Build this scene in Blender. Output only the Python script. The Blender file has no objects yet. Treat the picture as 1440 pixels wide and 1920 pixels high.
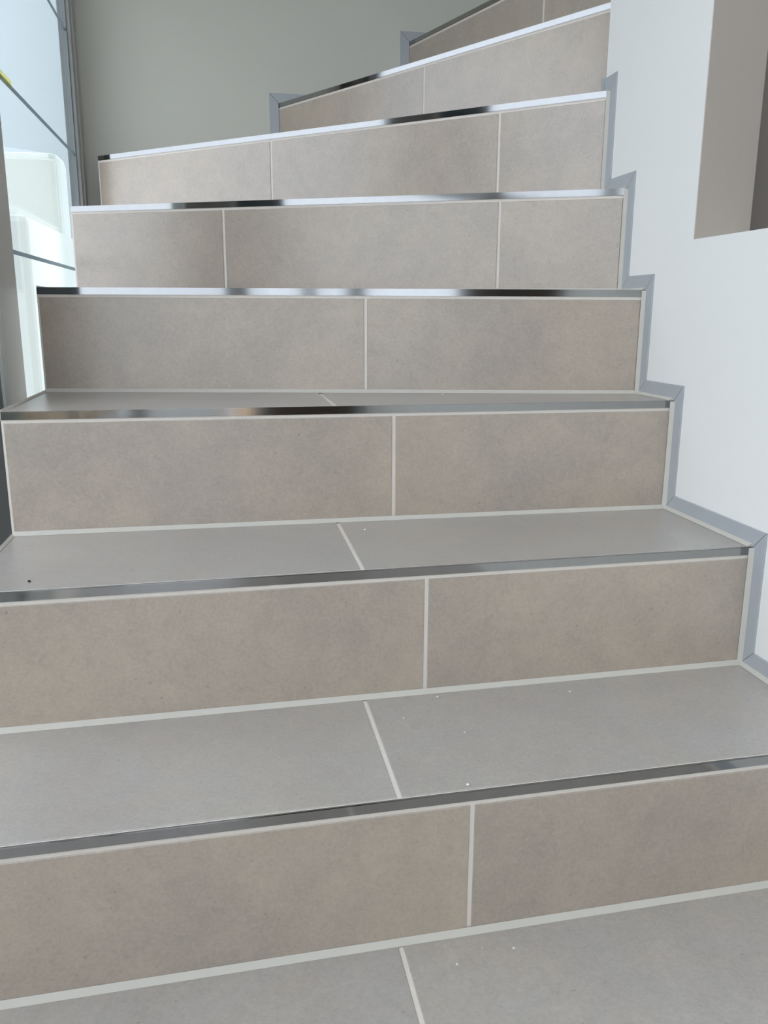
import bpy, bmesh, math, random
from mathutils import Vector, Matrix
random.seed(7)
scene = bpy.context.scene
C = scene.collection

# ------------------------------------------------------------------ camera
CAM_H, F_PX = 0.655, 1568.67
YAW, PITCH, ROLL = math.radians(10.576), math.radians(13.428), math.radians(0.2464)
fw = Vector((math.sin(YAW)*math.cos(PITCH), math.cos(YAW)*math.cos(PITCH), -math.sin(PITCH)))
rt = Vector((math.cos(YAW), -math.sin(YAW), 0))
up = rt.cross(fw)
rt2 = rt*math.cos(ROLL) + up*math.sin(ROLL)
up2 = -rt*math.sin(ROLL) + up*math.cos(ROLL)
cd = bpy.data.cameras.new('camera')
cam = bpy.data.objects.new('camera', cd); C.objects.link(cam)
cd.sensor_fit = 'VERTICAL'; cd.sensor_height = 36.0; cd.sensor_width = 27.0
cd.lens = F_PX/1920*36.0
cd.clip_start = 0.01
m = Matrix((rt2, up2, -fw)).transposed().to_4x4(); m.translation = (0, 0, CAM_H)
cam.matrix_world = m
scene.camera = cam

# ------------------------------------------------------------------ light
world = bpy.data.worlds.new('world'); scene.world = world; world.use_nodes = True
wn = world.node_tree.nodes; wl = world.node_tree.links
bg = wn['Background']
bg.inputs['Color'].default_value = (0.80, 0.885, 1.0, 1)      # even bright overcast sky
bg.inputs['Strength'].default_value = 2.95
scene.view_settings.view_transform = 'Standard'
scene.view_settings.look = 'None'
scene.view_settings.gamma = 1.0
scene.view_settings.use_curve_mapping = False
scene.view_settings.exposure = 0.0

# ------------------------------------------------------------------ helpers
def link(o, parent=None):
    C.objects.link(o)
    if parent: o.parent = parent
    return o
def mesh_obj(name, verts, faces, mat, parent=None, smooth=False):
    me = bpy.data.meshes.new(name)
    me.from_pydata([tuple(v) for v in verts], [], faces)
    bm = bmesh.new(); bm.from_mesh(me)
    bmesh.ops.recalc_face_normals(bm, faces=bm.faces); bm.to_mesh(me); bm.free()
    me.materials.append(mat)
    if smooth:
        for f in me.polygons: f.use_smooth = True
    return link(bpy.data.objects.new(name, me), parent)
def boxes_obj(name, boxes, mat, parent=None, bevel=0.0):
    bm = bmesh.new()
    for (x0, x1, y0, y1, z0, z1) in boxes:
        r = bmesh.ops.create_cube(bm, size=1.0)
        for v in r['verts']:
            v.co = Vector(((x0+x1)/2+v.co.x*(x1-x0), (y0+y1)/2+v.co.y*(y1-y0), (z0+z1)/2+v.co.z*(z1-z0)))
    if bevel: bmesh.ops.bevel(bm, geom=bm.edges[:], offset=bevel, segments=2, affect='EDGES', profile=0.6)
    me = bpy.data.meshes.new(name); bm.to_mesh(me); bm.free(); me.materials.append(mat)
    return link(bpy.data.objects.new(name, me), parent)
def prism(name, poly, z0, z1, mat, parent=None):
    n = len(poly)
    v = [(x, y, z0) for x, y in poly] + [(x, y, z1) for x, y in poly]
    f = [list(range(n))[::-1], list(range(n, 2*n))] + [[i, (i+1) % n, n+(i+1) % n, n+i] for i in range(n)]
    return mesh_obj(name, v, f, mat, parent)
def slab(name, pts, normal, thick, mat, parent=None, ch=0.0009):
    """tile: planar polygon pts is the visible face, small chamfer round it, thickness behind it"""
    nrm = Vector(normal).normalized(); P = [Vector(p) for p in pts]; c = sum(P, Vector())/len(P); n = len(P)
    inner = []
    for i in range(n):
        a, b, d = P[i-1], P[i], P[(i+1) % n]
        e1 = (b-a).normalized(); e2 = (d-b).normalized()
        bis = (e2-e1)
        if bis.length < 1e-6: bis = nrm.cross(e1)
        bis.normalize()
        s = abs(e1.cross(bis).length) or 1
        if (c-b).dot(bis) < 0: bis = -bis
        inner.append(b + bis*min(ch/max(s, .3), ch*3))
    v = inner + [p - nrm*ch for p in P] + [p - nrm*thick for p in P]
    f = [list(range(n))]
    for k in (0, 1):
        for i in range(n): f.append([k*n+i, k*n+(i+1) % n, (k+1)*n+(i+1) % n, (k+1)*n+i])
    f.append([2*n+i for i in range(n)][::-1])
    return mesh_obj(name, v, f, mat, parent)
def clip(poly, nx, ny, d):
    """keep nx*x+ny*y >= d"""
    out = []
    for i in range(len(poly)):
        a, b = poly[i], poly[(i+1) % len(poly)]
        fa, fb = nx*a[0]+ny*a[1]-d, nx*b[0]+ny*b[1]-d
        if fa >= 0: out.append(a)
        if fa*fb < 0:
            t = fa/(fa-fb); out.append((a[0]+t*(b[0]-a[0]), a[1]+t*(b[1]-a[1])))
    return out
def clip_edge(poly, a, b, inset):
    """clip by the line a->b, keeping its left side, moved inwards by inset"""
    dx, dy = b[0]-a[0], b[1]-a[1]; L = math.hypot(dx, dy); nx, ny = -dy/L, dx/L
    return clip(poly, nx, ny, nx*a[0]+ny*a[1]+inset)
def wedge(name, a, b, da, db, mat, parent=None):
    """triangular bead from a to b; da, db: the two legs of its section"""
    a, b, da, db = Vector(a), Vector(b), Vector(da), Vector(db)
    v = [a, a+da, a+db, b, b+da, b+db]
    return mesh_obj(name, v, [[0, 1, 2], [3, 5, 4], [0, 3, 4, 1], [1, 4, 5, 2], [0, 2, 5, 3]], mat, parent)
def empty(name, loc=(0, 0, 0)):
    o = bpy.data.objects.new(name, None); o.empty_display_size = .1; C.objects.link(o); o.location = loc
    return o
def structure(o):
    o['kind'] = 'structure'; return o
def srgb(r, g, b):
    f = lambda c: (c/255/12.92) if c/255 <= .04045 else ((c/255+.055)/1.055)**2.4
    return (f(r), f(g), f(b), 1)

# ------------------------------------------------------------------ materials
def new_mat(name):
    mt = bpy.data.materials.new(name); mt.use_nodes = True
    nt = mt.node_tree; return mt, nt, nt.nodes['Principled BSDF']
def plain(name, col, rough=.5, metal=0.0, spec=.5, bump=0.0, bscale=200, var=0.0, vscale=3):
    mt, nt, b = new_mat(name)
    b.inputs['Base Color'].default_value = col; b.inputs['Roughness'].default_value = rough
    b.inputs['Metallic'].default_value = metal; b.inputs['Specular IOR Level'].default_value = spec
    tc = nt.nodes.new('ShaderNodeTexCoord')
    if bump:
        n = nt.nodes.new('ShaderNodeTexNoise'); n.inputs['Scale'].default_value = bscale; n.inputs['Detail'].default_value = 4
        bp = nt.nodes.new('ShaderNodeBump'); bp.inputs['Strength'].default_value = bump; bp.inputs['Distance'].default_value = .002
        nt.links.new(tc.outputs['Object'], n.inputs['Vector']); nt.links.new(n.outputs['Fac'], bp.inputs['Height'])
        nt.links.new(bp.outputs['Normal'], b.inputs['Normal'])
    if var:
        n = nt.nodes.new('ShaderNodeTexNoise'); n.inputs['Scale'].default_value = vscale; n.inputs['Detail'].default_value = 5
        mx = nt.nodes.new('ShaderNodeMix'); mx.data_type = 'RGBA'
        mx.inputs['A'].default_value = tuple(c*(1-var) for c in col[:3])+(1,)
        mx.inputs['B'].default_value = tuple(min(1, c*(1+var)) for c in col[:3])+(1,)
        nt.links.new(tc.outputs['Object'], n.inputs['Vector']); nt.links.new(n.outputs['Fac'], mx.inputs['Factor'])
        nt.links.new(mx.outputs['Result'], b.inputs['Base Color'])
    return mt
def tile_material(name='concrete_look_tile', haze=0.0):
    mt, nt, b = new_mat(name); N = nt.nodes; L = nt.links
    tc = N.new('ShaderNodeTexCoord'); oi = N.new('ShaderNodeObjectInfo')
    sc = N.new('ShaderNodeVectorMath'); sc.operation = 'SCALE'; sc.inputs['Scale'].default_value = 37.0
    cb = N.new('ShaderNodeCombineXYZ')
    for i in range(3): L.new(oi.outputs['Random'], cb.inputs[i])
    L.new(cb.outputs[0], sc.inputs[0])
    ad = N.new('ShaderNodeVectorMath'); ad.operation = 'ADD'
    L.new(tc.outputs['Object'], ad.inputs[0]); L.new(sc.outputs[0], ad.inputs[1])
    def noise(scale, detail=4, rough=.55, dist=0.0):
        n = N.new('ShaderNodeTexNoise'); n.inputs['Scale'].default_value = scale; n.inputs['Detail'].default_value = detail
        n.inputs['Roughness'].default_value = rough; n.inputs['Distortion'].default_value = dist
        L.new(ad.outputs[0], n.inputs['Vector']); return n
    def ramp(src, p0, p1, c0, c1):
        r = N.new('ShaderNodeValToRGB'); e = r.color_ramp.elements
        e[0].position, e[1].position = p0, p1; e[0].color, e[1].color = c0, c1
        L.new(src, r.inputs[0]); return r
    def mix(a, bb, fac, mode='MIX'):
        x = N.new('ShaderNodeMix'); x.data_type = 'RGBA'; x.blend_type = mode
        for s, v in (('A', a), ('B', bb), ('Factor', fac)):
            if isinstance(v, (tuple, float)): x.inputs[s].default_value = v
            else: L.new(v, x.inputs[s])
        return x.outputs['Result']
    big = noise(4.5, 3, .5, .4); mid = noise(22, 5, .6, .3); fine = noise(260, 3, .6); speck = noise(150, 2, .5); scratch = noise(60, 5, .7, 1.2)
    base = ramp(big.outputs['Fac'], .33, .67, srgb(164, 151, 137), srgb(175, 160, 142)).outputs[0]
    base = mix(base, ramp(mid.outputs['Fac'], .35, .7, (.94, .94, .95, 1), (1.05, 1.045, 1.04, 1)).outputs[0], 1.0, 'MULTIPLY')
    if haze:      # cool sky sheen painted into the walked surfaces, with grout haze and dust
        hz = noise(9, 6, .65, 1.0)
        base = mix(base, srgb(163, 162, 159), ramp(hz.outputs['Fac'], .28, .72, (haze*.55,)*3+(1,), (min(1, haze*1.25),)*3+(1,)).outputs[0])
    base = mix(base, ramp(fine.outputs['Fac'], .3, .7, (.92, .92, .92, 1), (1.07, 1.07, 1.07, 1)).outputs[0], 1.0, 'MULTIPLY')
    base = mix(base, ramp(scratch.outputs['Fac'], .34, .66, (.95, .95, .95, 1), (1.05, 1.05, 1.05, 1)).outputs[0], 1.0, 'MULTIPLY')
    base = mix(base, ramp(speck.outputs['Fac'], .24, .3, (.78, .78, .78, 1), (1, 1, 1, 1)).outputs[0], 1.0, 'MULTIPLY')
    base = mix(base, srgb(186, 180, 170), ramp(speck.outputs['Fac'], .72, .78, (0, 0, 0, 1), (.35, .35, .35, 1)).outputs[0])
    L.new(base, b.inputs['Base Color'])
    rr = N.new('ShaderNodeMapRange'); rr.inputs['To Min'].default_value = .24; rr.inputs['To Max'].default_value = .40
    L.new(scratch.outputs['Fac'], rr.inputs['Value']); L.new(rr.outputs[0], b.inputs['Roughness'])
    b.inputs['Specular IOR Level'].default_value = 1.0
    bp = N.new('ShaderNodeBump'); bp.inputs['Strength'].default_value = .22; bp.inputs['Distance'].default_value = .0008
    L.new(scratch.outputs['Fac'], bp.inputs['Height']); L.new(bp.outputs[0], b.inputs['Normal'])
    return mt
def glass_material():
    mt, nt, b = new_mat('window_glass'); N = nt.nodes; L = nt.links; N.remove(b)
    out = N['Material Output']
    t = N.new('ShaderNodeBsdfTransparent'); t.inputs['Color'].default_value = (.975, .98, .985, 1)
    g = N.new('ShaderNodeBsdfGlossy'); g.inputs['Roughness'].default_value = .01
    fr = N.new('ShaderNodeFresnel'); fr.inputs['IOR'].default_value = 1.45
    ge = N.new('ShaderNodeNewGeometry'); su = N.new('ShaderNodeMath'); su.operation = 'SUBTRACT'; su.inputs[0].default_value = 1.0
    L.new(ge.outputs['Backfacing'], su.inputs[1])
    mu = N.new('ShaderNodeMath'); mu.operation = 'MULTIPLY'; L.new(fr.outputs[0], mu.inputs[0]); L.new(su.outputs[0], mu.inputs[1])
    mx = N.new('ShaderNodeMixShader'); L.new(mu.outputs[0], mx.inputs[0]); L.new(t.outputs[0], mx.inputs[1]); L.new(g.outputs[0], mx.inputs[2])
    L.new(mx.outputs[0], out.inputs['Surface']); return mt
TILE = tile_material()
TREAD = tile_material('concrete_look_tile_sheen_dust', .55)  # cooler colour carries the sky sheen, plus some dust
GROUT = plain('pale_grout', srgb(216, 207, 195), .8, bump=.3, bscale=400, var=.05, vscale=30)
SEAL = plain('grey_sealant', srgb(190, 184, 172), .55, var=.04, vscale=40)
STEEL = plain('stainless_steel', (.33, .327, .32, 1), .08, metal=1.0, var=.06, vscale=60)
SKIRT = plain('satin_grey_strip', srgb(165, 168, 169), .4, metal=.0, var=.05, vscale=14)
WALL = plain('white_wall_paint', srgb(226, 224, 218), .75, bump=.12, bscale=350)
GREIGE = plain('greige_wall_paint', srgb(199, 197, 184), .75, bump=.12, bscale=350)
TAUPE = plain('taupe_wall_paint', srgb(192, 180, 167), .75, bump=.12, bscale=350)
ALU = plain('anodised_aluminium', srgb(172, 172, 168), .38, metal=.25)
DARK = plain('dark_gasket', srgb(62, 68, 72), .5)
DARKF = plain('dark_blue_frame', srgb(96, 108, 116), .35)
JAMB = plain('grey_jamb', srgb(120, 126, 126), .4)
OUTW = plain('white_render', srgb(214, 220, 212), .8, bump=.1, bscale=60)
OUTB = plain('pale_blue_render', srgb(184, 193, 194), .8, bump=.1, bscale=60)
ASPH = plain('light_paving', srgb(165, 165, 160), .9, bump=.3, bscale=80, var=.1)
GLASS = glass_material()
def tape_material(name, c1, c2):
    mt, nt, b = new_mat(name); b.inputs['Base Color'].default_value = c1
    t = nt.nodes.new('ShaderNodeBsdfTranslucent'); t.inputs['Color'].default_value = c2
    mx = nt.nodes.new('ShaderNodeMixShader'); mx.inputs[0].default_value = .6
    nt.links.new(b.outputs[0], mx.inputs[1]); nt.links.new(t.outputs[0], mx.inputs[2])
    nt.links.new(mx.outputs[0], nt.nodes['Material Output'].inputs['Surface']); return mt
YELLOW = tape_material('yellow_tape', srgb(238, 234, 170), srgb(245, 240, 176))
JOINT = tape_material('silicone_glazing_joint', srgb(150, 160, 164), srgb(176, 186, 190))
CRUMB = plain('plaster_crumb', srgb(235, 232, 224), .9)
CRUMBD = plain('dark_crumb', srgb(52, 48, 46), .9)
WOOD = plain('dark_wood', srgb(70, 58, 50), .45, var=.15, vscale=8)

# ------------------------------------------------------------------ measured layout (metres)
XL, XR, YB, YE = -0.3105, 0.7048, 2.5479, 1.579
ZC, YF, ZT, ZW = 3.6, -1.6, 3.0, 1.6
TH = 0.095
XG = -0.358                                   # glazed side wall, a narrow gap beside the stairs
ZS = [0, .1702, .3420, .5185, .6934, .8686, 1.0494, 1.2206, 1.3974, 1.573]
EL = {1: (XL, .7311), 2: (XL, .9679), 3: (XL, 1.2332), 4: (XL, 1.5414), 5: (XL, 1.9509), 6: (XL, 2.4446),
      7: (.1711, YB), 8: (.5418, YB), 9: (.93, YB)}
ER = {1: (XR, .7644), 2: (XR, .9998), 3: (XR, 1.2419), 4: (XR, 1.3655), 5: (XR, 1.4585), 6: (XR, 1.5562),
      7: (.7684, YE), 8: (.886, YE), 9: (.99, YE)}
RJ = {1: [.5465], 2: [.5503], 3: [.5563], 4: [.5553], 5: [.3505, .9055], 6: [.5708, 1.1345], 7: [.576], 8: [.579], 9: [.56]}

# ------------------------------------------------------------------ room shell
floor = structure(boxes_obj('floor', [(XG, XR, YF, YE, -.12, -.0012), (XR+.0, 3.0, YF, YE-TH, -.12, -.0012)], GROUT))
# floor tiles in front of the stairs
def floor_tiles():
    rows = []; y1 = None
    a, b = EL[1], ER[1]
    xs = [XL+.004] + [x for x in (-.4465, .1585) if x > XL] + [XR-.005]
    for i in range(len(xs)-1):
        x0 = xs[i] + (.0025 if i else 0); x1 = xs[i+1] - (.0025 if i < len(xs)-2 else 0)
        yt = lambda x: a[1]+(b[1]-a[1])*(x-a[0])/(b[0]-a[0])-.001
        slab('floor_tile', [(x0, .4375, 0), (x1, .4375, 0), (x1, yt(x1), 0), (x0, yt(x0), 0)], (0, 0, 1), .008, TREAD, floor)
        y = .4325
        while y > YF+.05:
            y0 = max(YF+.002, y-.295)
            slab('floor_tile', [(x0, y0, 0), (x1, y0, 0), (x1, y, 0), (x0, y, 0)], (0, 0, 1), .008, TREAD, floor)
            y -= .3
floor_tiles()
OPY0, OPY1, OPZ0, OPZ1 = .10, 1.229, .765, 2.35
wr = structure(boxes_obj('wall_right', [
    (XR+.0025, XR+TH, YF, YE, 0, OPZ0), (XR+.0025, XR+TH, OPY1, YE, OPZ0, ZC),
    (XR+.0025, XR+TH, YF, OPY0, OPZ0, ZC), (XR+.0025, XR+TH, OPY0, OPY1, OPZ1, ZC)], WALL))
boxes_obj('opening_reveal', [(XR+.003, XR+TH-.0005, OPY1-.002, OPY1, OPZ0, OPZ1)], TAUPE, wr)
structure(boxes_obj('wall_inner', [(XR+TH, 3.0, YE-TH, YE, 0, ZC)], TAUPE))
structure(boxes_obj('wall_back', [(XG-.022, 3.0, YB, YB+.2, -.4, ZC)], GREIGE))
structure(boxes_obj('wall_front', [(XR, 3.0, YF-.15, YF, 0, ZC)], GREIGE))
structure(boxes_obj('wall_far_right', [(3.0, 3.15, YF-.15, YB+.2, 0, ZC)], GREIGE))
structure(boxes_obj('wall_left', [(XG-.06, XG, YF-.15, 1.25, ZT+.12, ZC), (XG-.06, XG, 1.25, YB+.2, ZW+.12, ZC)], GREIGE))
RX0, RX1, RY0, RY1 = -.24, .64, -1.4, 1.0          # unseen rooflight over the foot of the stairs, added to brighten the treads
structure(boxes_obj('ceiling', [(XL-.1, 3.15, YF-.15, RY0, ZC, ZC+.15), (XL-.1, 3.15, RY1, YB+.2, ZC, ZC+.15),
    (XL-.1, RX0, RY0, RY1, ZC, ZC+.15), (RX1, 3.15, RY0, RY1, ZC, ZC+.15)], WALL))

# ------------------------------------------------------------------ glazed left side
def window(name, y0, y1, zj):
    w = structure(empty(name, (XG-.03, (y0+y1)/2, -.4)))
    return w
def add(w, o):
    o.parent = w; o.matrix_parent_inverse = Matrix.Translation(-w.location); return o
w1 = window('window_1', 1.62, 2.41, None)
zj = [.7565+.2908*k for k in range(-3, 3)]
zz = [-.35]+zj+[ZW]
for i in range(len(zz)-1):
    add(w1, boxes_obj('pane', [(XG-.012, XG-.006, 1.60, 2.43, zz[i]+.0036, zz[i+1]-.0036)], GLASS))
for z in zj:
    add(w1, boxes_obj('glazing_joint', [(XG-.0075, XG-.0052, 1.60, 2.43, z-.0036, z+.0036)], JOINT))
# far jamb: stepped aluminium profile
add(w1, boxes_obj('jamb', [(XG-.021, XG-.002, 2.412, YB-.001, -.35, ZW)], JAMB))
add(w1, boxes_obj('jamb_rib', [(XG-.004, XG+.005, 2.428, 2.448, -.35, ZW)], ALU, bevel=.002))
add(w1, boxes_obj('jamb_gasket', [(XG-.004, XG+.001, 2.451, 2.463, -.35, ZW)], DARK))
add(w1, boxes_obj('jamb_rib', [(XG-.004, XG+.007, 2.468, 2.500, -.35, ZW)], ALU, bevel=.003))
add(w1, boxes_obj('jamb_gasket', [(XG-.004, XG+.001, 2.532, 2.540, -.35, ZW)], DARK))
# near mullion
add(w1, boxes_obj('mullion', [(XG-.06, XG-.0005, 1.487, 1.621, -.35, ZW)], ALU, bevel=.001))
add(w1, boxes_obj('mullion_bead', [(XG-.05, XG+.001, 1.466, 1.4865, -.35, ZW)], plain('white_bead', srgb(205, 206, 200), .5), bevel=.001))
add(w1, boxes_obj('dark_mullion', [(XG-.05, XG-.004, 1.30, 1.466, -.35, ZW)], DARKF))
add(w1, boxes_obj('head_rail', [(XG-.06, XG, 1.25, YB, ZW, ZW+.12)], ALU))
bays = [(.30, 1.30), (-.62, .25), (-1.55, -.67)]
for i, (a, b) in enumerate(bays):
    w = window('window_%d' % (i+2), a, b, None)
    zz = [-.35, 1.05, ZT]
    for k in range(2):
        add(w, boxes_obj('pane', [(XG-.012, XG-.006, a, b, zz[k]+.02, zz[k+1]-.02)], GLASS))
    add(w, boxes_obj('transom', [(XG-.05, XG-.004, a, b, 1.03, 1.07)], ALU))
    add(w, boxes_obj('mullion', [(XG-.06, XG-.0005, a-.05, a, -.35, ZT)], ALU))
    add(w, boxes_obj('head_rail', [(XG-.06, XG, a-.05, b, ZT, ZT+.12)], ALU))
# glazed entrance front behind the camera
wf = structure(empty('window_5', ((XL+XR)/2, YF, 0)))
for (a, b) in ((XG+.03, .165), (.225, XR-.03)):
    for z0, z1 in ((.03, 2.15), (2.2, ZC-.04)):
        if a > .2 and z0 < 1: continue
        add(wf, boxes_obj('pane', [(a, b, YF-.016, YF-.01, z0, z1)], GLASS))
add(wf, boxes_obj('mullion', [(XG-.03, XG+.03, YF-.06, YF, 0, ZC)], ALU))
add(wf, boxes_obj('mullion', [(.165, .225, YF-.06, YF, 0, ZC)], ALU))
add(wf, boxes_obj('mullion', [(XR-.03, XR+.03, YF-.06, YF, 0, ZC)], ALU))
add(wf, boxes_obj('transom', [(XL+.03, XR-.03, YF-.06, YF, 2.15, 2.2)], ALU))
wt = structure(empty('window_6', ((RX0+RX1)/2, (RY0+RY1)/2, ZC)))
add(wt, boxes_obj('pane', [(RX0, RX1, RY0, RY1, ZC+.09, ZC+.096)], GLASS))
add(wt, boxes_obj('rooflight_frame', [(RX0, RX0+.03, RY0, RY1, ZC+.0, ZC+.15), (RX1-.03, RX1, RY0, RY1, ZC, ZC+.15),
    (RX0, RX1, RY0, RY0+.03, ZC, ZC+.15), (RX0, RX1, RY1-.03, RY1, ZC, ZC+.15)], ALU))
d1 = structure(boxes_obj('assumed_door', [(.226, XR-.031, YF-.05, YF-.005, .01, 2.149)], WOOD, bevel=.003))  # unseen dark door, added for dark reflections in the nosings
boxes_obj('door_handle', [(.27, .295, YF-.005, YF+.045, 1.0, 1.03), (.27, .39, YF+.03, YF+.045, 1.0, 1.025)], STEEL, d1, bevel=.002)
# ------------------------------------------------------------------ staircase
stairs = empty('staircase', (0, .75, 0))
stairs['label'] = 'winding tiled staircase with greige stone-look tiles and steel nosings'
stairs['category'] = 'staircase'
def child(o, par):
    o.parent = par
    return o
TRIM_H, TRIM_D, GR = .0112, .0028, .005
def step(k):
    z0, z1 = ZS[k-1], ZS[k]
    a, b = Vector(EL[k]), Vector(ER[k]); d = (b-a); Ln = d.length; d.normalize(); n = Vector((d.y, -d.x))  # n faces the viewer
    if k < 9:
        c, e = Vector(EL[k+1]), Vector(ER[k+1])
    else:
        c, e = Vector((2.98, YB)), Vector((2.98, YE))
    poly = [tuple(a), tuple(b)]
    if k == 6: poly += [(XR, YE)]
    poly += [tuple(e), tuple(c)]
    if k == 6: poly += [(XL, YB)]
    # solid core with the grout colour, recessed a little behind tile faces
    core = clip_edge(poly, a, b, .0012)
    body = prism('step', core, 0.0, z1-.0012, GROUT)
    body.parent = stairs; body.matrix_parent_inverse = Matrix.Translation(-stairs.location)
    def sub(o):
        o.parent = body
        o.matrix_parent_inverse = (stairs.matrix_basis @ body.matrix_parent_inverse @ body.matrix_basis).inverted()
        return o
    P3 = lambda s, z, off=0.0: (a.x+d.x*s+n.x*off, a.y+d.y*s+n.y*off, z)
    # riser tiles
    ends = [.003]+RJ[k]+[Ln-.0055]
    for i in range(len(ends)-1):
        s0 = ends[i]+(GR/2 if i else 0); s1 = ends[i+1]-(GR/2 if i < len(ends)-2 else 0)
        zt, zb = z1-TRIM_H-.0048, z0+.002
        sub(slab('riser_tile', [P3(s0, zb), P3(s1, zb), P3(s1, zt), P3(s0, zt)], (n.x, n.y, 0), .008, TILE))
    # tread tiles
    tp = clip_edge(poly, a, b, TRIM_D+.0032)
    tp = clip_edge(tp, e, c, .001)
    if k < 7: tp = clip(tp, -1, 0, -(XR-.0055)); tp = clip(tp, 1, 0, XL+.004)
    tp = clip(tp, 0, -1, -(YB-.005))
    if k >= 7: tp = clip(tp, 0, 1, YE+.005)
    if k <= 4: cuts = [(1, 0, .158)]
    else:
        cuts = [(d.x, d.y, d.dot(a)+s) for s in RJ[k]]
    parts = [tp]
    for (nx, ny, dd) in cuts:
        last = parts.pop()
        parts.append(clip(last, -nx, -ny, -(dd-GR/2))); parts.append(clip(last, nx, ny, dd+GR/2))
    for q in parts:
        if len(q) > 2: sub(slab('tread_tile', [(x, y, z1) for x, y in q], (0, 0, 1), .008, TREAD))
    # steel nosing: square section with a softened edge
    bm = bmesh.new(); r = bmesh.ops.create_cube(bm, size=1.0)
    for v in r['verts']:
        s = .001+(v.co.x+.5)*(Ln-.003); o = .0004-(v.co.y+.5)*(TRIM_D+.0004); zz = z1+.0004-(.5-v.co.z)*(TRIM_H+.0004)
        v.co = Vector(P3(s, zz, o))
    bmesh.ops.recalc_face_normals(bm, faces=bm.faces)
    bmesh.ops.bevel(bm, geom=[e_ for e_ in bm.edges if abs((e_.verts[0].co-e_.verts[1].co).dot(Vector((d.x, d.y, 0)))) > .5], offset=.0007, segments=2, affect='EDGES')
    me = bpy.data.meshes.new('nosing'); bm.to_mesh(me); bm.free(); me.materials.append(STEEL)
    o = link(bpy.data.objects.new('nosing', me)); sub(o); o['label'] = 'polished stainless steel nosing'
    # sealant beads: foot of the riser, and beside the wall strip
    sub(wedge('sealant_bead', P3(.002, z0), P3(Ln-.001, z0), (n.x*.0062, n.y*.0062, .0002), (n.x*.0003, n.y*.0003, .0058), SEAL))
    if k <= 6:
        sub(wedge('sealant_bead', P3(Ln, z0), P3(Ln, z1-.001), (-.0062, n.y*.0006, 0), (0, n.y*.0045, 0), SEAL))
        sub(wedge('sealant_bead', (XR, b.y+.003, z1), (XR, e.y if k < 6 else YE, z1), (-.0062, 0, .0003), (0, 0, .0045), SEAL))
    if k <= 5:
        sub(wedge('sealant_bead', (XL, a.y+.003, z1), (XL, c.y, z1), (.004, 0, .0003), (0, 0, .003), SEAL))
    if k == 1:
        sub(wedge('sealant_bead', (XR, .30, 0), (XR, b.y, 0), (-.0062, 0, .0003), (0, 0, .0045), SEAL))
    return body
for k in range(1, 10): step(k)

# ------------------------------------------------------------------ stepped strips along the walls
W = .0255
base_r = structure(empty('baseboard_right', (XR, .75, 0)))
base_b = structure(empty('baseboard_back', (.35, YB, 1.05)))
def strip_piece(par, pts, axis_n, thick):
    P = [Vector(p) for p in pts]; nrm = Vector(axis_n)
    o = slab('strip_piece', [p + nrm*thick for p in P], axis_n, thick+.0005, SKIRT, None, ch=.0004)
    o.parent = par; o.matrix_parent_inverse = Matrix.Translation(-par.location)
g = .0004
def stair_strip_right():
    X = XR+.0025
    T = .0025
    for k in range(0, 7):
        y0 = ER[k][1] if k else .25
        y1 = ER[k+1][1] if k < 6 else YE
        z = ZS[k]
        s = y0-W if k else y0
        ye = y1-W if k < 6 else YE
        # level piece, mitred to its neighbours
        strip_piece(base_r, [(X, y0+g if k else y0, z), (X, y1-g, z), (X, ye-g, z+W), (X, s+g, z+W)], (-1, 0, 0), T)
        if k < 6:
            zt = ZS[k+1]
            strip_piece(base_r, [(X, y1, z+g), (X, y1, zt-g), (X, y1-W, zt+W-g), (X, y1-W, z+W+g)], (-1, 0, 0), T)
stair_strip_right()
# short return round the wall end
strip_piece(base_r, [(XR-.003, YE, ZS[6]), (.75, YE, ZS[6]), (.75, YE, ZS[6]+W), (XR-.003, YE, ZS[6]+W)], (0, 1, 0), .008)
def strip_back():
    for k, xl in ((6, -.02), (7, None), (8, None)):
        x0 = EL[k][0] if k > 6 else xl
        x1 = EL[k+1][0]; z = ZS[k]; zt = ZS[k+1]
        strip_piece(base_b, [(x0+g, YB, z), (x1-g, YB, z), (x1-W-g, YB, z+W), ((x0-W if k > 6 else x0)+g, YB, z+W)], (0, -1, 0), .0035)
        strip_piece(base_b, [(x1, YB, z+g), (x1, YB, zt-g), (x1-W, YB, zt+W-g), (x1-W, YB, z+W+g)], (0, -1, 0), .0035)
strip_back()

# ------------------------------------------------------------------ outside the glass
gr = structure(boxes_obj('ground_outside', [(-14, -.42, -12, 14, -.55, -.36), (-.42, .15, -12, YF-.15, -.55, -.36)], ASPH))
nb = boxes_obj('neighbour_wall', [(-9, -.40, 7.0, 7.4, -.36, 6.5)], OUTB)
nb['label'] = 'pale bluish rendered wall of the neighbouring building, behind the window'; nb['category'] = 'building'
pa = boxes_obj('garden_wall', [(-3.6, -.605, 3.6, 3.8, -.36, 1.245)], OUTW, bevel=.03)
pa['label'] = 'tall white rendered garden wall with rounded end outside the window'; pa['category'] = 'wall'
pb = boxes_obj('parapet', [(-.66, -.55, 2.68, 3.5, -.36, .925)], OUTW, bevel=.02)
pb['label'] = 'low white parapet running away from the window, nearest thing outside'; pb['category'] = 'wall'
hd = structure(boxes_obj('added_light_screen', [(-1.25, -.95, -6, 1.15, -.36, .22)], plain('dark_green_screen', srgb(78, 88, 76), .85, bump=.6, bscale=40, var=.25, vscale=20)))  # unseen low screen, added to keep side light off the risers
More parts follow.
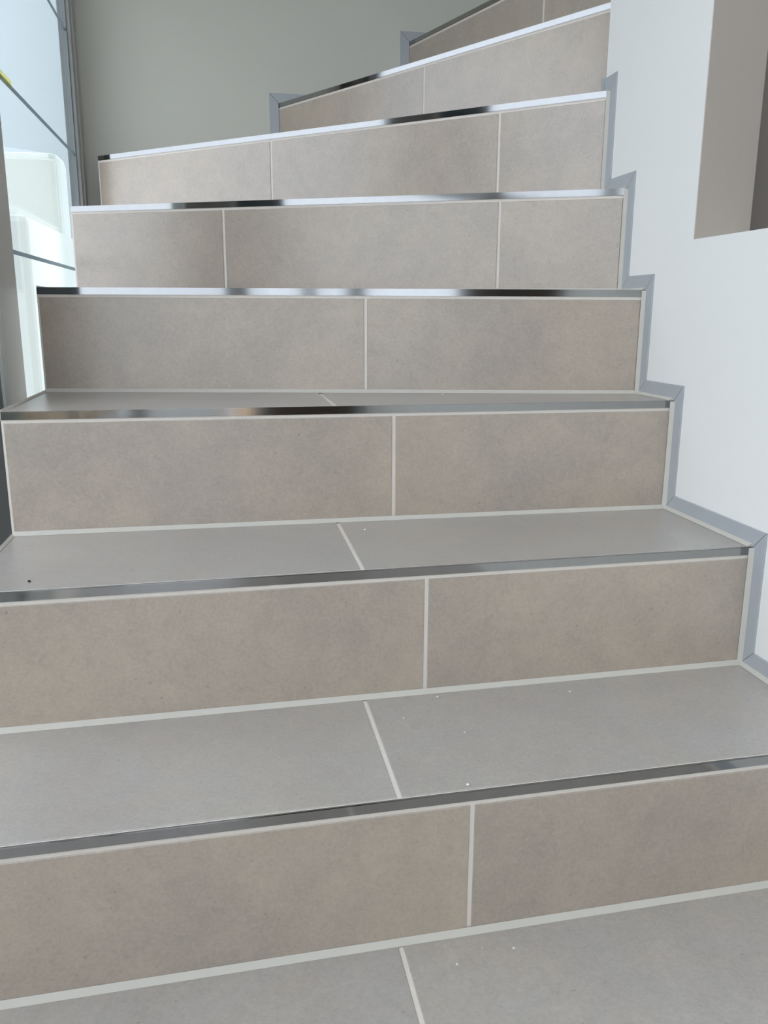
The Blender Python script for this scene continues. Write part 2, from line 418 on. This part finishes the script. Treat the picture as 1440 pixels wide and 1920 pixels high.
structure(boxes_obj('unseen_bounce_paving', [(.15, 8, -12, YF-.15, -.2, -.05)], plain('beige_paving', srgb(224, 184, 142), .85, bump=.3, bscale=30)))  # unseen paving, coloured warm to bounce warm light onto the risers

# ------------------------------------------------------------------ small things
tp = boxes_obj('tape_strip', [(XG-.006, XG-.0045, 1.63, 1.745, 1.046, 1.058)], YELLOW)
tp['label'] = 'yellow adhesive tape on the glazing joint of the window'; tp['category'] = 'tape'
def crumb(x, y, z, r, mat, label, sq=.6):
    bm = bmesh.new(); bmesh.ops.create_icosphere(bm, subdivisions=1, radius=r)
    for v in bm.verts: v.co *= random.uniform(.65, 1.15); v.co.z *= sq
    zmin = min(v.co.z for v in bm.verts)
    for v in bm.verts: v.co.z -= zmin
    me = bpy.data.meshes.new('crumb'); bm.to_mesh(me); bm.free(); me.materials.append(mat)
    o = link(bpy.data.objects.new('crumb', me)); o.location = (x, y, z)
    o['label'] = label; o['category'] = 'crumb'; o['group'] = 'crumbs lying on the steps'
crumb(.2104, .7050, 0, .0017, CRUMB, 'round white crumb on the floor below the lowest riser')
crumb(.2753, .7160, 0, .0016, CRUMB, 'pale crumb on the floor, right of the round white one')
crumb(.2435, .7233, 0, .0009, CRUMB, 'tiny pale crumb between the two larger crumbs on the floor')
crumb(.2331, .7608, ZS[1], .0022, CRUMB, 'white crumb beside the nosing of the lowest step')
crumb(.4271, .9526, ZS[1], .0018, CRUMB, 'white crumb at the back right of the lowest tread')
crumb(.1974, .9195, ZS[1], .0014, CRUMB, 'small white crumb right of the joint on the lowest tread')
crumb(.2523, .9692, ZS[1], .0015, CRUMB, 'white crumb against the second riser near its vertical joint')
crumb(.2610, .8714, ZS[1], .0012, CRUMB, 'tiny white crumb in the middle of the lowest tread')
crumb(-.2398, 1.0072, ZS[2], .0026, CRUMBD, 'dark crumb at the left end of the second tread')
crumb(.1916, 1.1800, ZS[2], .0017, CRUMB, 'small white crumb beside the joint of the second tread')
crumb(.3612, 1.3935, ZS[3], .0022, CRUMB, 'white crumb at the back of the third tread')
